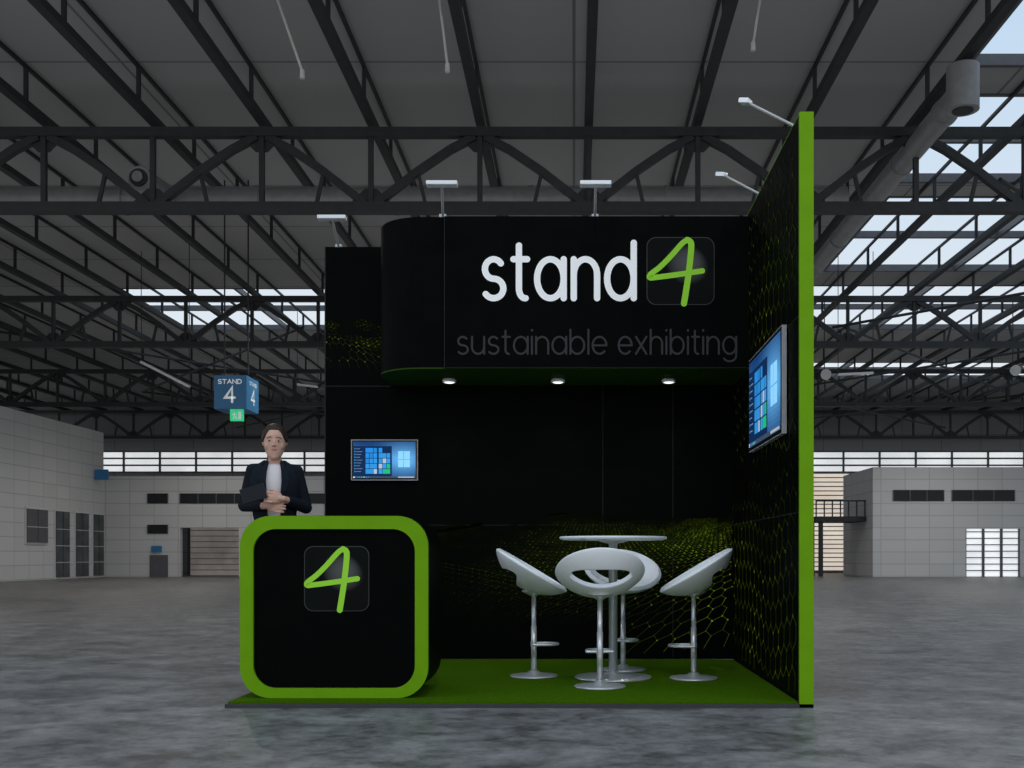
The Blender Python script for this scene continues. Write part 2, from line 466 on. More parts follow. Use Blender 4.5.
d = struct(b.obj('door_%d' % dn, M['louvregrey']), 'small dark service door', 'door')
b = B(); b.box(-20.9, -20.4, 51.9, 52, 1.2, 1.5)
tag(anchor(b.obj('wall_sign', M['blue']), (-20.6, 52, 1.2)), 'small blue sign on white cladding', 'sign')
b = B(); b.box(-23.24, -22.6, 50.9, 51, 4.7, 5.2)
tag(anchor(b.obj('wall_sign', M['blue']), (-23.3, 51, 4.7)), 'blue projecting sign high on white cladding', 'sign')
b = B(); b.box(12.2, 14.74, 53, 56, 2.75, 3.0); b.box(12.2, 14.74, 53, 53.06, 3.75, 3.82)
for k in range(7): b.box(12.2+k*.41, 12.26+k*.41, 53, 53.06, 3, 3.8)
b.box(12.4, 12.6, 55, 55.2, FZ, 2.75); b.box(12.4, 12.6, 53.1, 53.3, FZ, 2.75)
tag(anchor(b.obj('balcony', M['steel']), (13.5, 54.5, FZ)), 'dark steel walkway platform beside the white block', 'balcony')

# ------------------------------------------------------------------ roof steelwork
TY = [21.2, 34.9, 48.6, 62.2]
for ty in TY:
    t = thing('roof_truss', (0, ty, 8), 'dark steel lattice girder spanning the hall roof', 'truss', 'roof trusses')
    b = B(); b.box(-40, 40, ty-.1, ty+.1, 9.45, 9.63); b.obj('top_chord', M['steel'], t)
    b = B(); b.box(-40, 40, ty-.12, ty+.12, 7.92, 8.12); b.obj('bottom_chord', M['steel'], t)
    b = B(); k = 0; x = .3-2.2*18
    while x < 40:
        b.beam((x, ty, 8.1), (x, ty, 9.5), .1)
        if x+2.2 < 40:
            up_ = (k % 2 == 0)
            # lightly bowed diagonal with a small sub-strut
            q = [(x+.1, 8.1), (x+.95, 8.76), (x+1.6, 9.2), (x+2.1, 9.46)] if up_ else [(x+.1, 9.46), (x+.6, 9.2), (x+1.25, 8.76), (x+2.1, 8.1)]
            for a_, c_ in zip(q, q[1:]): b.beam((a_[0], ty, a_[1]), (c_[0], ty, c_[1]), .15)
            xm = x+.95 if up_ else x+1.25
            b.beam((xm, ty, 8.76), (x+1.1, ty, 8.1), .07)
        if k % 2 == 0: b.add([(x-.45, ty, 8.1), (x+.45, ty, 8.1), (x+.12, ty, 8.42), (x-.12, ty, 8.42)], [(0,1,2,3)])
        else: b.add([(x-.45, ty, 9.48), (x+.45, ty, 9.48), (x+.12, ty, 9.15), (x-.12, ty, 9.15)], [(0,1,2,3)])
        x += 2.2; k += 1
    b.obj('web_lattice', M['steel'], t)
def joist_mesh():
    b = B(); b.box(-.085, .085, 0, 52, 0, .15); b.box(-.03, .03, 0, 52, .80, .87)
    for k in range(18):
        b.beam((0, k*3, .1), (0, k*3, .84), .07)
    return b
j0 = joist_mesh().obj('roof_joist', M['steel'])
j0.location = (.3-2.2*15, 11.5, 9.72)
tag(j0, 'dark steel lattice joist under the grey ceiling', 'roof joist', 'roof joists')
for k in range(1, 31):
    j = j0.copy(); COL.objects.link(j); j.location = (.3+2.2*(k-15), 11.5, 9.72)
for k, (xa, xb, ya, yb) in enumerate(((-20, -9, 34.9, 48.6), (9, 20, 34.9, 48.6), (8.6, 22, 21.2, 34.9), (-20, -8, 48.6, 62.2), (9, 22, 48.6, 62.2))):
    b = B(); b.cyl((xa, ya, 8.6), (xb, yb, 8.6), .045); b.cyl((xb, ya, 8.6), (xa, yb, 8.6), .045)
    tag(anchor(b.obj('roof_brace', M['steel']), ((xa+xb)/2, ya, 8.6)), 'dark steel cross bracing between roof trusses', 'brace', 'roof braces')
# ducts
b = B(); b.cyl((-26, 23.2, 8.85), (6.0, 23.2, 8.85), .3, n=24)
for k in range(11): b.cyl((-25+k*3, 23.2, 8.85), (-24.9+k*3, 23.2, 8.85), .33, n=24)
t = thing('ventilation_duct', (-10, 23.2, 8.55), 'round grey metal duct running along the truss', 'duct')
b.obj('duct_pipe', M['duct'], t)
b = B(); b.cyl((-8.95, 22.92, 8.85), (-8.95, 21.6, 8.78), .28, .24, 28); nz = b.obj('nozzle', M['duct'], t)
b = B(); b.cyl((-8.95, 21.59, 8.78), (-8.95, 21.55, 8.78), .18, n=24); no = b.obj('nozzle_opening', M['steel'], nz)
b = B(); b.cyl((-8.95, 21.54, 8.78), (-8.95, 21.50, 8.78), .11, n=24); b.obj('nozzle_core', M['duct'], nz)
t = thing('ventilation_duct', (6.9, 24, 9), 'round grey metal duct running along the rooflights', 'duct')
b = B(); b.cyl((6.9, 18.6, 9.25), (6.9, 34, 9.25), .22, n=24)
for k in range(6): b.cyl((6.9, 19.5+k*2.6, 9.25), (6.9, 19.6+k*2.6, 9.25), .25, n=24)
b.obj('duct_pipe', M['duct'], t)
b = B(); b.cyl((6.85, 18.5, 8.85), (6.85, 18.5, 9.62), .28, n=28); nz = b.obj('nozzle', M['duct'], t)
b = B(); b.cyl((6.85, 18.5, 8.83), (6.85, 18.5, 8.85), .18, n=28); b.obj('nozzle_opening', M['steel'], nz)

def hanging_rod(p0, p1):
    p0 = Vector(p0); p1 = Vector(p1)
    t = thing('pendant_rod', p1, 'thin pale rod with small lamp hanging from the roof', 'light', 'pendant rods')
    b = B(); b.cyl(p0, p1, .022, n=8); b.obj('rod', M['lightgrey'], t)
    b = B(); b.cyl(p1+Vector((0, 0, .02)), p1-Vector((0, 0, .12)), .035, .04, n=14); b.obj('lamp_head', M['lightgrey'], t)
hanging_rod((-5.0, 17, CZ-.02), (-4.4, 17, 8.85))
hanging_rod((-2.25, 17, CZ-.02), (-2.05, 17, 8.95))
hanging_rod((3.1, 17, CZ-.02), (2.9, 17, 9.3))
def strip_light(p0, p1, top):
    p0 = Vector(p0); p1 = Vector(p1)
    t = thing('strip_light', (p0+p1)/2, 'white linear batten light hanging from the roof', 'light', 'hanging strip lights')
    b = B(); b.beam(p0, p1, .1, .07); b.obj('lamp_housing', M['lightgrey'], t)
    for p in (p0, p1):
        b = B(); b.cyl(p, (p.x, p.y, top), .012, n=6); b.obj('cable', M['steel'], t)
strip_light((-13.6, 33.0, 7.1), (-11.8, 32.2, 6.2), CZ-.03)
strip_light((-10.8, 41, 7.7), (-10.0, 41, 7.6), CZ-.03)
strip_light((8.3, 33, 6.7), (9.4, 33, 6.75), CZ-.03)
for p in ((9.3, 39.0, 7.75), (16.3, 39.0, 7.9), (8.2, 44, 6.6)):
    t = thing('spotlight_lamp', p, 'small round white hall lamp under the truss', 'light', 'round hall lamps')
    b = B(); p = Vector(p); b.cyl(p, p+Vector((0, -.25, -.05)), .12, .2, 18); b.obj('lamp_shade', M['lightgrey'], t)
    b = B(); b.cyl(p, (p.x, p.y, CZ-.03), .02, n=8); b.obj('rod', M['steel'], t)

# hanging directional sign
t = thing('hanging_sign', (-8.6, 26.5, 4.65), 'blue hanging cube sign lettered STAND 4', 'sign')
b = B(); b.box(-9.0, -8.2, 26.25, 27.25, 4.68, 5.52); bx = b.obj('sign_box', M['blue'], t)
b = B(); b.box(-8.2, -8.185, 26.25, 27.25, 4.68, 5.52); bs = b.obj('sign_side', M['blue2'], t)
b = B(); F = (Vector((-9.0, 26.24, 4.68)), X, Z)
lettering(b, F, 'STAND', .10, .70, .62, .095, .024); lettering(b, F, '4', .25, .55, .14, .32, .06)
b.obj('lettering', M['sign_white'], bx)
b = B(); F = (Vector((-8.175, 26.25, 4.68)), Y, Z)
lettering(b, F, 'STAND', .20, .80, .63, .08, .020); lettering(b, F, '4', .33, .67, .14, .32, .06)
b.obj('lettering', M['sign_white'], bs)
for xx in (-8.9, -8.3):
    b = B(); b.cyl((xx, 26.75, 5.5), (xx, 26.75, CZ-.03), .02, n=8); b.obj('hanger', M['steel'], t)
t = thing('exit_sign', (-8.45, 26.3, 4.4), 'small green illuminated exit sign with running figure', 'exit sign')
b = B(); b.box(-8.6, -8.28, 26.25, 26.35, 4.38, 4.67); b.obj('sign_panel', M['exit'], t)
b = B(); F = (Vector((-8.6, 26.24, 4.38)), X, Z)
b.stroke(F, [(.1, .2), (.12, .12), (.08, .05)], .025); b.stroke((F[0]-Y*.002, X, Z), [(.12, .12), (.17, .06)], .025)
b.stroke((F[0]-Y*.004, X, Z), [(.06, .15), (.16, .16)], .02); b.rect(F, .21, .28, .04, .22)
b.obj('running_figure', M['sign_white'], t)

# ------------------------------------------------------------------ exhibition stand
L, R_ = -2.42, 1.545; FY, BY = 7.17, 10.19
st = thing('exhibition_stand', (-.4, 8.7, FZ), 'black and lime green exhibition stand with large lettered header', 'exhibition stand')
b = B(); b.box(-2.385, 1.635, FY, BY+.09, FZ, -.012); pl = b.obj('platform', M['plinth'], st)
b = B(); b.prism([(-2.37, FY+.03), (R_-.01, FY+.03), (R_-.01, BY-.17)]+[(R_-.18+.17*cos(rad(a)), BY-.18+.17*sin(rad(a))) for a in (15, 30, 45, 60, 75, 90)]+[(-2.37, BY-.01)], 'xy', 0, -.012)
b.obj('carpet', M['carpet'], pl)
b = B(); b.box(L, 1.635, BY, BY+.09, 0, 4.0); bw = b.obj('back_wall', M['black'], st)
b = B()
for x in (.28, .96): b.box(x-.0025, x+.0025, BY-.003, BY, .0, 2.66)
b.box(L, R_, BY-.003, BY, 1.298, 1.302); b.box(L, -1.78, BY-.003, BY, 2.645, 2.651)
b.box(L, L+.01, BY-.004, BY, 0, 4)
j = b.obj('panel_joint', M['joint'], bw)
b = B(); b.box(R_, 1.635, FY+.03, BY, 0, 4.03); sw = b.obj('side_wall', M['black'], st)
b = B(); b.box(R_-.004, 1.637, FY, FY+.03, FZ+.005, 4.035); b.box(R_-.001, 1.637, FY+.03, BY+.09, 4.03, 4.036)
b.obj('edge_trim', M['green'], sw)
b = B()
for z in (1.3, 2.65): b.box(R_-.003, R_, FY+.03, BY, z-.003, z+.003)
b.obj('panel_joint', M['joint'], sw)
HX = -1.78
plan = [(HX, BY), (HX, 9.72)]+[(HX+.43+.43*cos(rad(a)), 9.72+.43*sin(rad(a))) for a in range(187, 270, 7)]+[(HX+.43, 9.29), (R_, 9.29), (R_, BY)]
b = B(); b.prism(plan, 'xy', 2.668, 4.0); hd = b.obj('header', M['black2'], st)
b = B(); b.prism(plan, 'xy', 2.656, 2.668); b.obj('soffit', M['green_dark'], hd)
b = B(); b.box(-1.142, R_, 9.27, 9.29, 2.66, 4.0); fp = b.obj('header_panel', M['black2'], hd)
b = B(); b.box(-1.146, -1.141, 9.266, 9.29, 2.66, 4.0); b.box(-1.146, R_, 9.266, 9.27, 2.66, 2.664); b.obj('panel_edge', M['joint'], hd)
F = (Vector((0, 9.266, 0)), X, Z)
b = B(); lettering(b, F, 'stand', -.823, .555, 3.247, .40, .056, gap=.31); b.obj('lettering', M['white_letter'], fp)
b = B(); lettering(b, F, 'sustainable', -1.035, .295, 2.775, .168, .018, gap=.25); b.obj('tagline_lettering', M['grey_letter'], fp)
b = B(); lettering(b, F, 'exhibiting', .385, 1.44, 2.775, .168, .018, gap=.27); b.obj('tagline_lettering', M['grey_letter'], fp)
logo(fp, (Vector((.64, 9.266, 3.215)), X, Z), .6)

# printed net graphic
def graphics():
    back = B(); side = B()
    UC = R_-L
    FB = (Vector((L, BY-.004, 0)), X, Z); FS = (Vector((R_-.005, BY, 0)), -Y, Z)
    FB2 = (Vector((L, BY-.0055, 0)), X, Z); FS2 = (Vector((R_-.0065, BY, 0)), -Y, Z)
    def shade(I): return (.22*I, .33*I, .018*I)
    def emit(p, q, I, w, dot):
        (u0, z0), (u1, z1) = p, q
        if max(u0, u1) < UC-.01:
            if min(u0, u1) < .02: return
            F, F2, o, tgt = FB, FB2, 0, back
        elif min(u0, u1) > UC+.01:
            if max(u0, u1) > UC+(BY-FY)-.04: return
            F, F2, o, tgt = FS, FS2, UC, side
        else: return
        tgt.seg(F, (u0-o, z0), (u1-o, z1), w, shade(I))
        if dot and I > .02:
            k = random.random(); k = 1.0+4.5*k**3
            r = w*dot*(.8+.12*k); tgt.rect(F2, u0-o-r, u0-o+r, z0-r, z0+r, shade(min(1.6, I*k)))
    def net(fn, g, ar, br, inten, zlo, zhi, wfn, dot=1.4):
        h = g*math.sqrt(3)
        na = int((ar[1]-ar[0])/h)+1; nb = int((br[1]-br[0])/(1.5*g))+1
        for j in range(nb):
            for i in range(na):
                cx = ar[0]+i*h+(h/2 if j % 2 else 0); cy = br[0]+j*1.5*g
                vs = [(cx+g*sin(rad(60*k)), cy+g*cos(rad(60*k))) for k in range(6)]
                for k in (0, 1, 2):
                    p = fn(*vs[k]); q = fn(*vs[k+1])
                    if p is None or q is None: continue
                    if min(p[1], q[1]) < zlo or max(p[1], q[1]) > zhi: continue
                    I = inten(p[0], p[1], cy)
                    if I < .008: continue
                    emit(p, q, I, wfn(p), dot)
    # perspective ground net on the back wall, melting into black toward its horizon
    def fn(a, d):
        if d < .75: return None
        wv = .12*sin(a*.5+.6)+.06*sin(a*.23+d*.9)
        u = 4.4+a*1.0/d
        return (u, 1.95-(1.62-wv)/(d**.62) - .02*(4-u))
    def inten(u, z, d):
        if u > UC: return 0
        n = .55+.7*noise.noise(Vector((u*1.1, z*2, 3))); n2 = .75+.6*noise.noise(Vector((u*9, z*16, 7)))
        r = min(1, max(0, (u-.7)/2.9))**1.4
        top = 1.50+.10*noise.noise(Vector((u*1.5, 0, 2)))
        f = min(1, max(0, (top-z)/.85)); f = f*f*(3-2*f)
        I = (.03+.62*r)*max(0, n)*n2*f
        if u < 3.2:
            g = min(1, max(0, (z-.35)/.5)); w_ = min(1, (3.2-u)/.6); I *= 1-w_*(1-g)*.9
        return I
    net(fn, .085, (-23, 3), (.8, 6.2), inten, .02, 1.8, lambda p: .0028+.0022*max(0, (p[0]-2.5)/2), 1.2)
    pts = []
    for k in range(90):
        u = 1.05+k*.032; pts.append((u, .86+.10*sin(u*1.7+.3)-.05*(u-1)))
    for k in range(89):
        for m_ in range(6):
            I = .22*(1-m_*.15)*math.exp(-((k-35)/35)**2)*(.4+1.2*abs(noise.noise(Vector((k*.3, m_, 0)))))
            if k % 2 == 0: back.rect(FB2, pts[k][0]-.004, pts[k][0]+.004, pts[k][1]-m_*.03-.004*m_*m_-.004, pts[k][1]-m_*.03-.004*m_*m_+.004, shade(I*2))
            back.seg(FB, (pts[k][0], pts[k][1]-m_*.03-.004*m_*m_), (pts[k+1][0], pts[k+1][1]-m_*.03-.004*m_*m_), .003, shade(I*.6))
    # honeycomb climbing the side wall
    def fns(a, d): return (a+.05*sin(d*3), d+.07*sin(a*1.7+1)+.03*sin(a*4))
    def ins(u, z, d):
        n = .55+.6*noise.noise(Vector((u*1.3, z*1.4, 4)))
        f = .10+.90*max(0, 1-max(0, z-.55)/1.15)**1.1
        near = 1-.45*min(1, max(0, (u-UC-1.2)/1.8))
        return .46*max(0, n)*f*near
    net(fns, .12, (UC-.05, UC+3.1), (-.1, 1.9), ins, .02, 1.85, lambda p: .010, .8)
    def fn2(a, d): return (a, d+.12*sin(a*1.5))
    def in2(u, z, d): return .17*max(0, noise.noise(Vector((u*1.1+5, z*.9, 9)))+.42)
    net(fn2, .115, (UC+.1, UC+3.1), (1.75, 3.95), in2, 1.75, 3.98, lambda p: .010, .8)
    # flecks on the upper part of the back wall
    def fn3(a, d): return (.02+a*.5/d, 3.55-.75/d+.06*sin(a*1.5+d))
    net(fn3, .10, (0, 4.0), (1, 3.4), lambda u, z, d: (.26*max(0, noise.noise(Vector((u*4, z*8, 1)))+.28)*max(0, 1-(d-1)/2.4) if u < .60 else 0), 2.7, 3.6, lambda p: .0022, 1.6)
    back.obj('printed_graphic', M['graphic'], bw); side.obj('printed_graphic', M['graphic'], sw)
graphics()

for x in (-1.165, -.15, .885):
    t = thing('downlight', (x, 9.81, 2.6), 'small lit white downlight under the black header', 'light', 'header downlights')
    b = B(); b.rev([(0, 2.632), (.05, 2.632), (.055, 2.62), (.065, 2.62), (.065, 2.645), (.05, 2.655), (0, 2.655)], (x, 9.81, 0), 24); b.obj('lamp_housing', M['plastic'], t)
    b = B(); b.rev([(0, 2.612), (.035, 2.616), (.052, 2.626), (.052, 2.631), (0, 2.631)], (x, 9.81, 0), 24); b.obj('lens', M['lens'], t)
    l = bpy.data.lights.new('downlight_beam', 'SPOT'); l.energy = 8; l.spot_size = rad(110); l.spot_blend = 1; l.color = (1, .95, .88); l.shadow_soft_size = .04
    lo = bpy.data.objects.new('downlight_beam', l); COL.objects.link(lo); lo.parent = t; lo.location = (0, 0, -.02)

def arm_light(base, head, axis):
    base = Vector(base); head = Vector(head)
    t = thing('arm_floodlight', base, 'pale grey slim floodlight on an arm clipped to the wall top', 'light', 'arm floodlights')
    b = B(); b.cyl(base, head, .011, n=10); b.box(base.x-.03, base.x+.03, base.y-.03, base.y+.03, base.z+.001, base.z+.03)
    b.obj('arm', M['lightgrey'], t)
    ax = Vector(axis).normalized(); d = (head-base); d.z = 0; d.normalize()
    n = (d*.12-Z*.99).normalized(); w = ax.cross(n).normalized()*.035; n = n*.018; h = ax*.13
    b = B(); vs = [head+s1*h+s2*w+s3*n for s1 in (-1, 1) for s2 in (-1, 1) for s3 in (-1, 1)]
    b.add(vs, [(0,1,3,2),(4,6,7,5),(0,4,5,1),(2,3,7,6),(0,2,6,4),(1,5,7,3)])
    b.obj('lamp_head', M['plastic'], t, bevel=.006)
arm_light((-2.29, 10.23, 4.0), (-2.22, 9.63, 4.1), X)
arm_light((-1.165, 9.33, 4.0), (-1.1, 8.75, 4.1), X)
arm_light((.186, 9.33, 4.0), (.18, 8.75, 4.1), X)
arm_light((1.59, 7.45, 4.036), (1.2, 7.35, 4.18), (.25, .9, .3))
arm_light((1.59, 8.85, 4.036), (1.23, 8.75, 4.18), (.25, .9, .3))

# ------------------------------------------------------------------ televisions
def television(O, U, V, N, label, loc):
    t = thing('television', loc, label, 'television', 'televisions')
    b = B(); dep = N*.035
    vs = [O-N*.0, O+U, O+U+V, O+V]; vs = vs+[v-dep for v in vs]
    b.add(vs, [(0,1,2,3),(7,6,5,4),(0,4,5,1),(1,5,6,2),(2,6,7,3),(3,7,4,0)]); fr = b.obj('frame', M['tvframe'], t)
    W = U.length; H = V.length; e = .008; F = (O+N*.001+U.normalized()*e+V.normalized()*e, U*(1-2*e/W), V*(1-2*e/H))
    b = B(); b.rect(F, 0, 1, 0, 1)
    b.obj('bezel', M['tvblack'], t)
    F = (F[0]+N*.002+F[1]*.02+F[2]*.035, F[1]*.96, F[2]*.93)
    b = B(); nx, nz_ = 36, 20
    for i in range(nx):
        for j in range(nz_):
            u = (i+.5)/nx; v = (j+.5)/nz_; g = math.exp(-((u-.80)**2*9+(v-.52)**2*6))
            ray = math.exp(-abs((v-.5)-(u-.8)*.5)*9)*.25+math.exp(-abs((v-.5)+(u-.8)*.5)*9)*.25
            g = min(1, g*.8+ray*.5)
            b.rect(F, i/nx, (i+1)/nx, j/nz_, (j+1)/nz_, (.004+.12*g, .03+.36*g, .13+.6*g))
    F2 = (F[0]+N*.001, F[1], F[2])
    b.rect(F2, 0, 1, 0, .05, (.04, .065, .10))
    b.rect(F2, .0, .62, .05, .88, (.005, .022, .075))
    # bright window panes of the wallpaper
    for (u0, u1) in ((.72, .805), (.815, .91)):
        for (v0, v1) in ((.30, .50), (.52, .74)): b.rect(F2, u0, u1, v0, v1, (.25, .58, .85))
    for k in range(9):
        b.rect((F2[0]+N*.001, F2[1], F2[2]), .05, .11+.02*((k*5) % 3), .80-k*.078, .812-k*.078, (.18, .26, .36))
        b.rect((F2[0]+N*.001, F2[1], F2[2]), .02, .038, .792-k*.078, .822-k*.078, (.05, .25, .5))
    cols = [(.02, .22, .62), (.03, .30, .68), (.02, .40, .18), (.35, .45, .55), (.03, .26, .62), (.02, .2, .5), (.38, .06, .06), (.02, .34, .5), (.03, .28, .72), (.03, .25, .6), (.02, .25, .65)]
    F3 = (F2[0]+N*.001, F2[1], F2[2]); k = 0
    for r in range(5):
        c = 0
        while c < 6:
            w = 2 if (r*7+c*3) % 4 == 0 and c < 5 and c != 2 else 1
            g = .018 if c >= 3 else 0
            if not (r == 0 and c > 3) and not (r == 4 and c > 4):
                u0 = .20+c*.064+g; v0 = .70-r*.145
                b.rect(F3, u0, u0+.064*w-.008, v0, v0+.128, cols[(k*5+r*2) % 11])
            c += w; k += 1
    b.rect(F3, .72, .98, .01, .042, (.35, .4, .45)); b.rect(F3, .0, .03, .005, .045, (.5, .55, .6))
    for k in range(6): b.rect(F3, .06+k*.035, .08+k*.035, .012, .04, cols[k])
    b.obj('screen', M['screen'], t)
television(Vector((-2.154, BY-.045, 1.731)), X*.644, Z*.394, -Y, 'wall-mounted flat television showing a blue desktop with coloured tiles', (-1.83, BY-.02, 1.731))
television(Vector((1.500, 9.0, 1.885)), -Y*1.42, Z*.785, -X, 'large wall-mounted television showing a blue desktop with coloured tiles', (1.52, 8.3, 1.885))

# ------------------------------------------------------------------ counter
ct = thing('reception_counter', (-1.69, 7.76, 0), 'black rounded-square reception counter with thick lime green front rim', 'counter')
cx0, cx1, cz1, cr = -2.352, -1.028, 1.282, .215
b = B(); b.prism(rrect(cx0+.003, cx1-.003, .003, cz1-.003, cr), 'xz', 7.43, 8.14); body = b.obj('body', M['black'], ct)
outer = rrect(cx0, cx1, 0, cz1, cr, 14); w = .092
inner = rrect(cx0+w, cx1-w, w*.75, cz1-w, cr-.055, 14)
n = len(outer); b = B()
vs = [(p[0], 7.39, p[1]) for p in outer]+[(p[0], 7.39, p[1]) for p in inner]+[(p[0], 7.43, p[1]) for p in outer]+[(p[0], 7.43, p[1]) for p in inner]
fs = []
for i in range(n):
    j = (i+1) % n
    fs += [(i, j, n+j, n+i), (2*n+i, 2*n+j, j, i), (n+i, n+j, 3*n+j, 3*n+i), (3*n+i, 3*n+j, 2*n+j, 2*n+i)]
b.add(vs, fs); b.obj('front_rim', M['green'], ct)
b = B(); b.prism(rrect(cx0+w-.005, cx1-w+.005, w*.75-.005, cz1-w+.005, cr-.05), 'xz', 7.415, 7.43); pn = b.obj('front_panel', M['black'], ct)
logo(pn, (Vector((-1.905, 7.411, .61)), X, Z), .46)

# ------------------------------------------------------------------ bar stools
def stool():
    t = thing('bar_stool', (0, 0, 0), 'white scooped plastic bar stool with cut-out back on chrome pedestal', 'bar stool', 'bar stools around the table')
    R, D, tl = .33, .165, rad(31)
    c = Vector((-.012, 0, .892)); e1 = Vector((cos(tl), 0, -sin(tl))); e2 = Y; nn = Vector((sin(tl), 0, cos(tl)))
    b = B(); N, K = 72, 10; vs = []; fs = []
    for k in range(K+1):
        tt = k/K
        for i in range(N):
            a = 2*pi*i/N
            # crescent opening: flat lower edge toward the seat, arched upper edge toward the back rim
            ca = cos(a); hp = (-.26*R+(.12 if ca > 0 else .36)*R*ca); hq = .68*R*sin(a)
            op = R*cos(a); oq = R*sin(a)
            p = hp*(1-tt)+op*tt; q = hq*(1-tt)+oq*tt
            rho2 = min(1, (p*p+q*q)/(R*R))
            vs.append(c+e1*p+e2*q-nn*D*(1-rho2)**.85)
    for k in range(K):
        for i in range(N):
            j = (i+1) % N; fs.append((k*N+i, (k+1)*N+i, (k+1)*N+j, k*N+j))
    b.add(vs, fs, smooth=True); s = b.obj('seat', M['plastic'], t, True)
    md = s.modifiers.new('thick', 'SOLIDIFY'); md.thickness = .038; md.offset = 0
    md = s.modifiers.new('bev', 'BEVEL'); md.width = .015; md.segments = 4; md.limit_method = 'ANGLE'; md.angle_limit = rad(50)
    b = B(); b.rev([(0, .035), (.023, .035), (.023, .42), (.019, .42), (.019, .66), (.03, .67), (.10, .705), (.10, .715), (0, .715)]); b.obj('pole', M['chrome'], t, True)
    b = B(); b.rev([(0, 0), (.195, 0), (.2, .006), (.195, .014), (.15, .020), (.06, .030), (.035, .05), (0, .05)], n=48); b.obj('base', M['chrome'], t, True)
    b = B(); pts = [(0, -.1, .27)]+[(.1+.1*sin(rad(a)), -.1*cos(rad(a)), .27) for a in range(0, 181, 15)]+[(0, .1, .27)]
    b.chain([Vector(p) for p in pts], [.011]*len(pts), 10); b.cyl((0, -.1, .27), (0, .1, .27), .011, n=10); b.cyl((0, 0, .25), (0, 0, .29), .028)
    b.obj('footrest', M['chrome'], t, True)
    return t
s0 = stool()
places = [((-.333, 8.72, 0), 0), ((.198, 8.015, 0), 92), ((.976, 8.56, 0), 178), ((.43, 9.2, 0), -78)]
s0.location = places[0][0]; s0.rotation_euler.z = rad(places[0][1])
for loc, a in places[1:]:
    t = s0.copy(); COL.objects.link(t); t.location = loc; t.rotation_euler.z = rad(a)
    for ch in s0.children:
        if ch.parent is s0:
            c2 = ch.copy(); COL.objects.link(c2); c2.parent = t
t = thing('bar_table', (.32, 8.6, 0), 'round white-topped bar table on chrome column and disc base', 'table')
b = B(); b.rev([(0, 1.13), (.40, 1.13), (.435, 1.138), (.44, 1.15), (.435, 1.158), (0, 1.158)], (.32, 8.6, 0), 64); b.obj('tabletop', M['plastic'], t)
b = B(); b.rev([(0, .03), (.035, .03), (.035, 1.10), (.12, 1.12), (.12, 1.13), (0, 1.13)], (.32, 8.6, 0), 32); b.obj('column', M['chrome'], t)
b = B(); b.rev([(0, 0), (.31, 0), (.318, .008), (.31, .018), (.2, .026), (.06, .045), (.04, .06), (0, .06)], (.32, 8.6, 0), 56); b.obj('base', M['chrome'], t)

# ------------------------------------------------------------------ woman
K = 1.209
PX, PY = -2.40, 8.42
TURN = rad(13)
pe = thing('person', (PX, PY, 0), 'woman in dark blazer and white blouse holding a black tablet', 'person')
pe.rotation_euler.z = TURN
def remesh(ob, vox, sm=2):
    md = ob.modifiers.new('r', 'REMESH'); md.mode = 'VOXEL'; md.voxel_size = vox; md.use_smooth_shade = True
    if sm:
        m2 = ob.modifiers.new('s', 'SMOOTH'); m2.iterations = sm; m2.factor = .5
    dg = bpy.context.evaluated_depsgraph_get(); me = bpy.data.meshes.new_from_object(ob.evaluated_get(dg))
    mt = ob.data.materials[0]; ob.modifiers.clear(); ob.data = me
    if not me.materials: me.materials.append(mt)
    for p in me.polygons: p.use_smooth = True
def pobj(b, name, m, parent=pe, vox=None, sm=2):
    b.v = [v*K for v in b.v]
    o = b.obj(name, m, parent, local=True)
    if vox: remesh(o, vox*K, sm)
    return o
def headfit(b):
    """head slightly larger, crown fixed, chin lowered over the neck and nodded to level"""
    out = []
    for v in b.v:
        w = Vector((v.x*1.08, .01+(v.y-.01)*1.06, 1.698-(1.698-v.z)*1.10))
        a = rad(7); p = w-Vector((0, .02, 1.58))
        p = Vector((p.x, p.y*cos(a)-p.z*sin(a), p.y*sin(a)+p.z*cos(a)))
        out.append(p+Vector((0, .02, 1.58)))
    b.v = out; return b
sh = {-1: Vector((-.138, .0, 1.392)), 1: Vector((.138, .0, 1.392))}
el = {-1: Vector((-.195, .03, 1.16)), 1: Vector((.200, .03, 1.15))}
wr = {-1: Vector((-.045, -.185, 1.15)), 1: Vector((.065, -.215, 1.195))}
def legs(sgn): return .07+sgn*.07, .095+sgn*.06
hb = B()
hb.loft([(0, -.056, 1.490, .013, .014), (0, -.048, 1.497, .027, .032), (0, -.030, 1.513, .042, .055), (0, -.014, 1.535, .053, .073), (0, -.004, 1.56, .061, .084), (0, .0, 1.585, .0665, .089), (0, .004, 1.61, .069, .092),
        (0, .008, 1.64, .069, .093), (0, .01, 1.665, .062, .083), (0, .01, 1.685, .045, .060), (0, .01, 1.697, .020, .03)], 40)
hb.ell((0, -.095, 1.580), (.0084, .010, .0070)); hb.chain([Vector((0, -.085, 1.612)), Vector((0, -.090, 1.60)), Vector((0, -.097, 1.583))], [.005, .0055, .0062], 12)
for sgn in (-1, 1):
    hb.ell((sgn*.008, -.090, 1.578), (.0055, .007, .0055))
    hb.ell((sgn*.069, .010, 1.598), (.008, .016, .027)); hb.ell((sgn*.034, -.050, 1.575), (.024, .024, .028))
    hb.ell((sgn*.026, -.072, 1.624), (.019, .012, .006))
hb.ell((0, -.076, 1.550), (.024, .012, .018)); hb.ell((0, -.071, 1.508), (.017, .016, .013))
headfit(hb)
b = B()
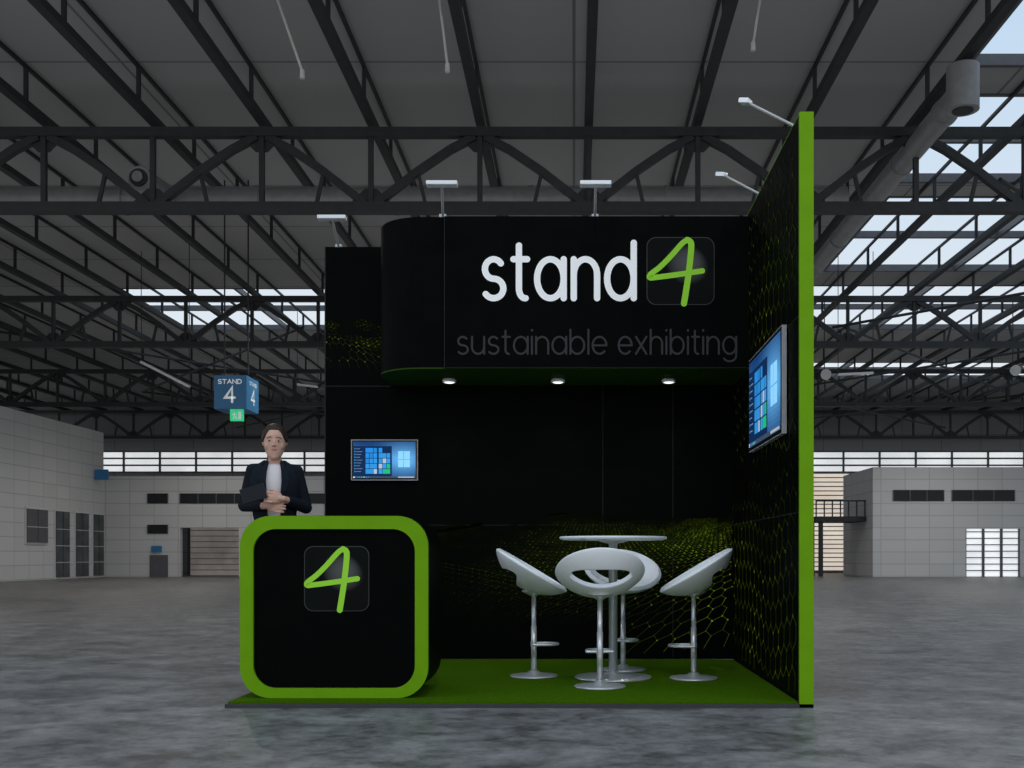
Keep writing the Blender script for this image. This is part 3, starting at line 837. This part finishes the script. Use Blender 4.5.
b.loft([(.07, .01, .80, .10, .09), (.06, .01, .88, .155, .11), (.04, .01, .95, .155, .105), (.0, .0, 1.08, .112, .08), (0, -.005, 1.18, .122, .086),
        (0, -.01, 1.27, .135, .1), (0, 0, 1.35, .14, .09), (0, .005, 1.40, .115, .07), (0, .01, 1.43, .065, .055), (0, .012, 1.455, .045, .047), (0, .008, 1.50, .041, .044), (0, .0, 1.55, .042, .046)])
b.add(hb.v, hb.f, smooth=True)
for sgn in (-1, 1):
    b.chain([sh[sgn], (sh[sgn]+el[sgn])/2, el[sgn]], [.040, .037, .032])
    b.chain([el[sgn], (el[sgn]+wr[sgn])/2, wr[sgn]], [.033, .030, .021])
    hx, fx = legs(sgn)
    b.chain([Vector((hx, .01, .86)), Vector((hx+.005*sgn, 0, .66)), Vector((fx, 0, .47)), Vector((fx, .03, .3)), Vector((fx, .03, .08))], [.085, .07, .05, .047, .032])
    b.ell((fx, -.04, .04), (.034, .10, .032))
def hand(b, w, d, side, up, curl, thumb):
    d = d.normalized(); side = side.normalized(); up = up.normalized()
    Rm = Matrix((d, side, up)).transposed()
    b.ell(w+d*.045, (.048, .034, .014), R=Rm); b.chain([w, w+d*.03], [.021, .019], 12)
    for k, (o, ln) in enumerate(((-.030, .058), (-.0105, .070), (.0095, .067), (.029, .052))):
        p0 = w+d*.076+side*o; a1 = curl*.5; a2 = curl*1.2; a3 = curl*1.7
        q1 = p0+(d*cos(a1)-up*sin(a1))*ln*.42; q2 = q1+(d*cos(a2)-up*sin(a2))*ln*.33; q3 = q2+(d*cos(a3)-up*sin(a3))*ln*.25
        b.chain([w+d*.05+side*o*.8, p0, q1, q2, q3], [.0100, .0088, .0082, .0075, .0065], 10)
    s = -1 if thumb < 0 else 1
    t0 = w+d*.025+side*s*.024; t1 = t0+d*.024+side*s*.018-up*.006; t2 = t1+d*.026+side*s*.006-up*.008; t3 = t2+d*.016-up*.005
    b.chain([t0, t1, t2, t3], [.0125, .011, .0095, .008], 10)
hand(b, wr[1], Vector((-1, -.30, .10)), Vector((.1, .05, 1)), Vector((-.25, -1, 0)), .42, 1)
hand(b, wr[-1], Vector((1, -.30, -.10)), Vector((.12, 0, 1)), Vector((.2, -1, -.1)), .5, 1)
body = pobj(b, 'body', M['skin'], vox=.0036, sm=2)
for sgn in (-1, 1):
    b = B(); b.ell((sgn*.027, -.0800, 1.606), (.0120, .0078, .0050)); ey = pobj(headfit(b), 'eye', M['eye'])
    b = B(); b.ell((sgn*.027, -.0866, 1.606), (.0052, .0022, .0048)); pobj(headfit(b), 'iris', M['iris'], ey)
    b = B(); b.chain([Vector((sgn*.013, -.0880, 1.6255)), Vector((sgn*.027, -.0865, 1.6285)), Vector((sgn*.043, -.077, 1.622))], [.0016, .0020, .0012], 8)
    pobj(headfit(b), 'eyebrow', M['hair'])
b = B(); b.ell((0, -.0870, 1.5565), (.019, .0035, .0026)); b.ell((0, -.0872, 1.5508), (.015, .0040, .0034)); pobj(headfit(b), 'lips', M['lips'])
b = B(); c = Vector((0, .012, 1.612)); vs = []; fs = []; n, m = 72, 56
for k in range(m+1):
    ph = pi*k/m
    for i in range(n):
        t = 2*pi*i/n; d = Vector((sin(ph)*cos(t), sin(ph)*sin(t), cos(ph)))
        line = .60-1.5*max(0, abs(d.x)-.28)**1.5
        if d.y < 0: h = max(d.z-line, (abs(d.x)-.86)*2 if d.z > .0 else -1)
        else: h = d.z+.05+d.y*1.4
        w_ = min(1, max(0, h/.12+.5)); r = .86+.26*(w_*w_*(3-2*w_))
        r += .008*sin(t*22)*w_
        vs.append(c+Vector((d.x*.0705*r, d.y*.098*r, d.z*.086*r)))
for k in range(m):
    for i in range(n):
        j = (i+1) % n; fs.append((k*n+i, (k+1)*n+i, (k+1)*n+j, k*n+j))
b.add(vs, fs, smooth=True); b.ell((0, .125, 1.60), (.035, .035, .035)); pobj(headfit(b), 'hair', M['hair'], vox=.0035, sm=2)
TR = [(.045, .01, .98, .16, .115), (.02, .005, 1.05, .128, .095), (0, .0, 1.10, .119, .088), (0, -.005, 1.18, .128, .094), (0, -.01, 1.27, .142, .108),
      (0, 0, 1.345, .147, .098), (0, .004, 1.392, .138, .082), (0, .008, 1.422, .105, .066), (0, .01, 1.455, .054, .054)]
b = B(); b.loft(TR[:-1]+[(0, .008, 1.432, .062, .056)]); pobj(b, 'blouse', M['blouse'])
b = B(); rings = [(.06, .01, .86, .185, .135)]+TR; n = 44; vs = []; fs = []
for k, (cx, cy, z, rx, ry) in enumerate(rings):
    g = {0: .55, 1: .40, 2: .34, 3: .32, 4: .34, 5: .38, 6: .44, 7: .52, 8: .66, 9: .9}[k]
    for i in range(n+1):
        t = -pi/2+g+(2*pi-2*g)*i/n
        vs.append((cx+(rx+.014)*cos(t), cy+(ry+.014)*sin(t), z))
for k in range(len(rings)-1):
    for i in range(n): fs.append((k*(n+1)+i, k*(n+1)+i+1, (k+1)*(n+1)+i+1, (k+1)*(n+1)+i))
b.add(vs, fs, smooth=True)
bl = pobj(b, 'blazer', M['blazer']); md = bl.modifiers.new('s', 'SOLIDIFY'); md.thickness = .016; md.offset = 0
for sgn in (-1, 1):
    b = B()
    S0 = sh[sgn]+Vector((-sgn*.002, 0, -.002)); e = el[sgn]; wv = wr[sgn]; we = e+(wv-e)*.86
    b.chain([S0-Vector((sgn*.045, 0, -.014)), S0, S0+(e-S0)*.5, e], [.038, .049, .045, .041], 18)
    b.chain([e, (e+we)/2], [.041, .039], 18); b.cyl((e+we)/2, we, .039, .030, 20)
    pobj(b, 'sleeve', M['blazer'], vox=.006, sm=4)
    b = B()
    F0 = [Vector((sgn*.048, -.030, 1.462)), Vector((sgn*.078, -.080, 1.40)), Vector((sgn*.098, -.110, 1.33)), Vector((sgn*.080, -.130, 1.26)), Vector((sgn*.048, -.122, 1.17))]
    F1 = [Vector((sgn*.036, -.048, 1.445)), Vector((sgn*.046, -.098, 1.385)), Vector((sgn*.050, -.126, 1.32)), Vector((sgn*.045, -.138, 1.25)), Vector((sgn*.035, -.125, 1.17))]
    b.add(F0+F1, [(i, i+1, i+6, i+5) for i in range(4)])
    lp = pobj(b, 'lapel', M['blazer']); md = lp.modifiers.new('s', 'SOLIDIFY'); md.thickness = .012; md.offset = 0
b = B(); b.loft([(.07, .01, .78, .12, .1), (.07, .01, .86, .165, .12), (.05, .01, .95, .165, .115), (.03, .005, 1.03, .138, .1)])
for sgn in (-1, 1):
    hx, fx = legs(sgn)
    b.chain([Vector((hx, .01, .86)), Vector((hx, 0, .66)), Vector((fx, 0, .47)), Vector((fx, .03, .3)), Vector((fx, .03, .10))], [.092, .08, .062, .056, .05])
pobj(b, 'trousers', M['trouser'], vox=.008, sm=3)
for sgn in (-1, 1):
    b = B(); fx = legs(sgn)[1]; b.ell((fx, -.04, .042), (.040, .113, .04)); b.cyl((fx, .05, .001), (fx, .05, .05), .025)
    pobj(b, 'shoe', M['shoe'])
RT = Matrix.Rotation(TURN, 3, 'Z'); P0 = Vector((PX, PY, 0))
c = Vector((-.118, -.242, 1.225)); Rm = Matrix.Rotation(rad(-18), 3, 'Y') @ Matrix.Rotation(rad(-18), 3, 'X')
tb = thing('tablet', P0+RT @ (c*K), 'black tablet computer held against the forearm', 'tablet')
b = B(); vs = []
for sx_ in (-1, 1):
    for sy_ in (-1, 1):
        for sz_ in (-1, 1): vs.append(P0+RT @ ((c+Rm @ Vector((sx_*.078, sy_*.005, sz_*.052)))*K))
b.add(vs, [(0,1,3,2),(4,6,7,5),(0,4,5,1),(2,3,7,6),(0,2,6,4),(1,5,7,3)])
b.obj('casing', M['tvblack'], tb, bevel=.004)

# ------------------------------------------------------------------ light + camera
wd = bpy.data.worlds.new('World'); scene.world = wd; wd.use_nodes = True
nt = wd.node_tree; bg = nt.nodes['Background']
tc = nt.nodes.new('ShaderNodeTexCoord'); sp = nt.nodes.new('ShaderNodeSeparateXYZ'); rp = nt.nodes.new('ShaderNodeValToRGB')
nt.links.new(tc.outputs['Generated'], sp.inputs[0]); nt.links.new(sp.outputs[2], rp.inputs['Fac']); nt.links.new(rp.outputs['Color'], bg.inputs['Color'])
rp.color_ramp.elements[0].color = (.88, .87, .85, 1); rp.color_ramp.elements[1].position = .45; rp.color_ramp.elements[1].color = (.50, .66, .84, 1)
bg.inputs['Strength'].default_value = 1.05
def lamp(kind, loc, power, rot=(0,0,0), **kw):  # added fill light without a fixture
    l = bpy.data.lights.new('hall_fill_light', kind); l.energy = power
    for k, v in kw.items(): setattr(l, k, v)
    o = bpy.data.objects.new('hall_fill_light', l); COL.objects.link(o); o.location = loc; o.rotation_euler = rot
    return o
# unseen spot fills added at truss level to brighten floor and blocks
for yy in (17, 28, 39, 47):
    for xx in (-17, -6, 6, 17):
        lamp('SPOT', (xx, yy, 7.9), 580, spot_size=rad(170), spot_blend=1, shadow_soft_size=0, color=(1, .96, .91))
for xx in (-9, 0, 9):  # unseen spot fills added above the camera for stand and near floor
    lamp('SPOT', (xx, 2, 9), 500, spot_size=rad(150), spot_blend=1, shadow_soft_size=0, color=(1, .95, .89))
# unseen upward area fills added to brighten the ceiling
for yy, pw in ((16, 130), (28, 120), (42, 110), (55, 100)):
    lamp('AREA', (0, yy, 5.5), pw, rot=(pi, 0, 0), shape='RECTANGLE', size=40, size_y=11)

cam = bpy.data.cameras.new('Camera'); co = bpy.data.objects.new('Camera', cam); COL.objects.link(co)
co.location = (0, 0, 1); co.rotation_euler = (rad(90), 0, 0)
cam.sensor_width = 36; cam.lens = 36*1050/1024; cam.shift_x = -62/1024; cam.shift_y = 172/1024; cam.clip_end = 300
scene.camera = co
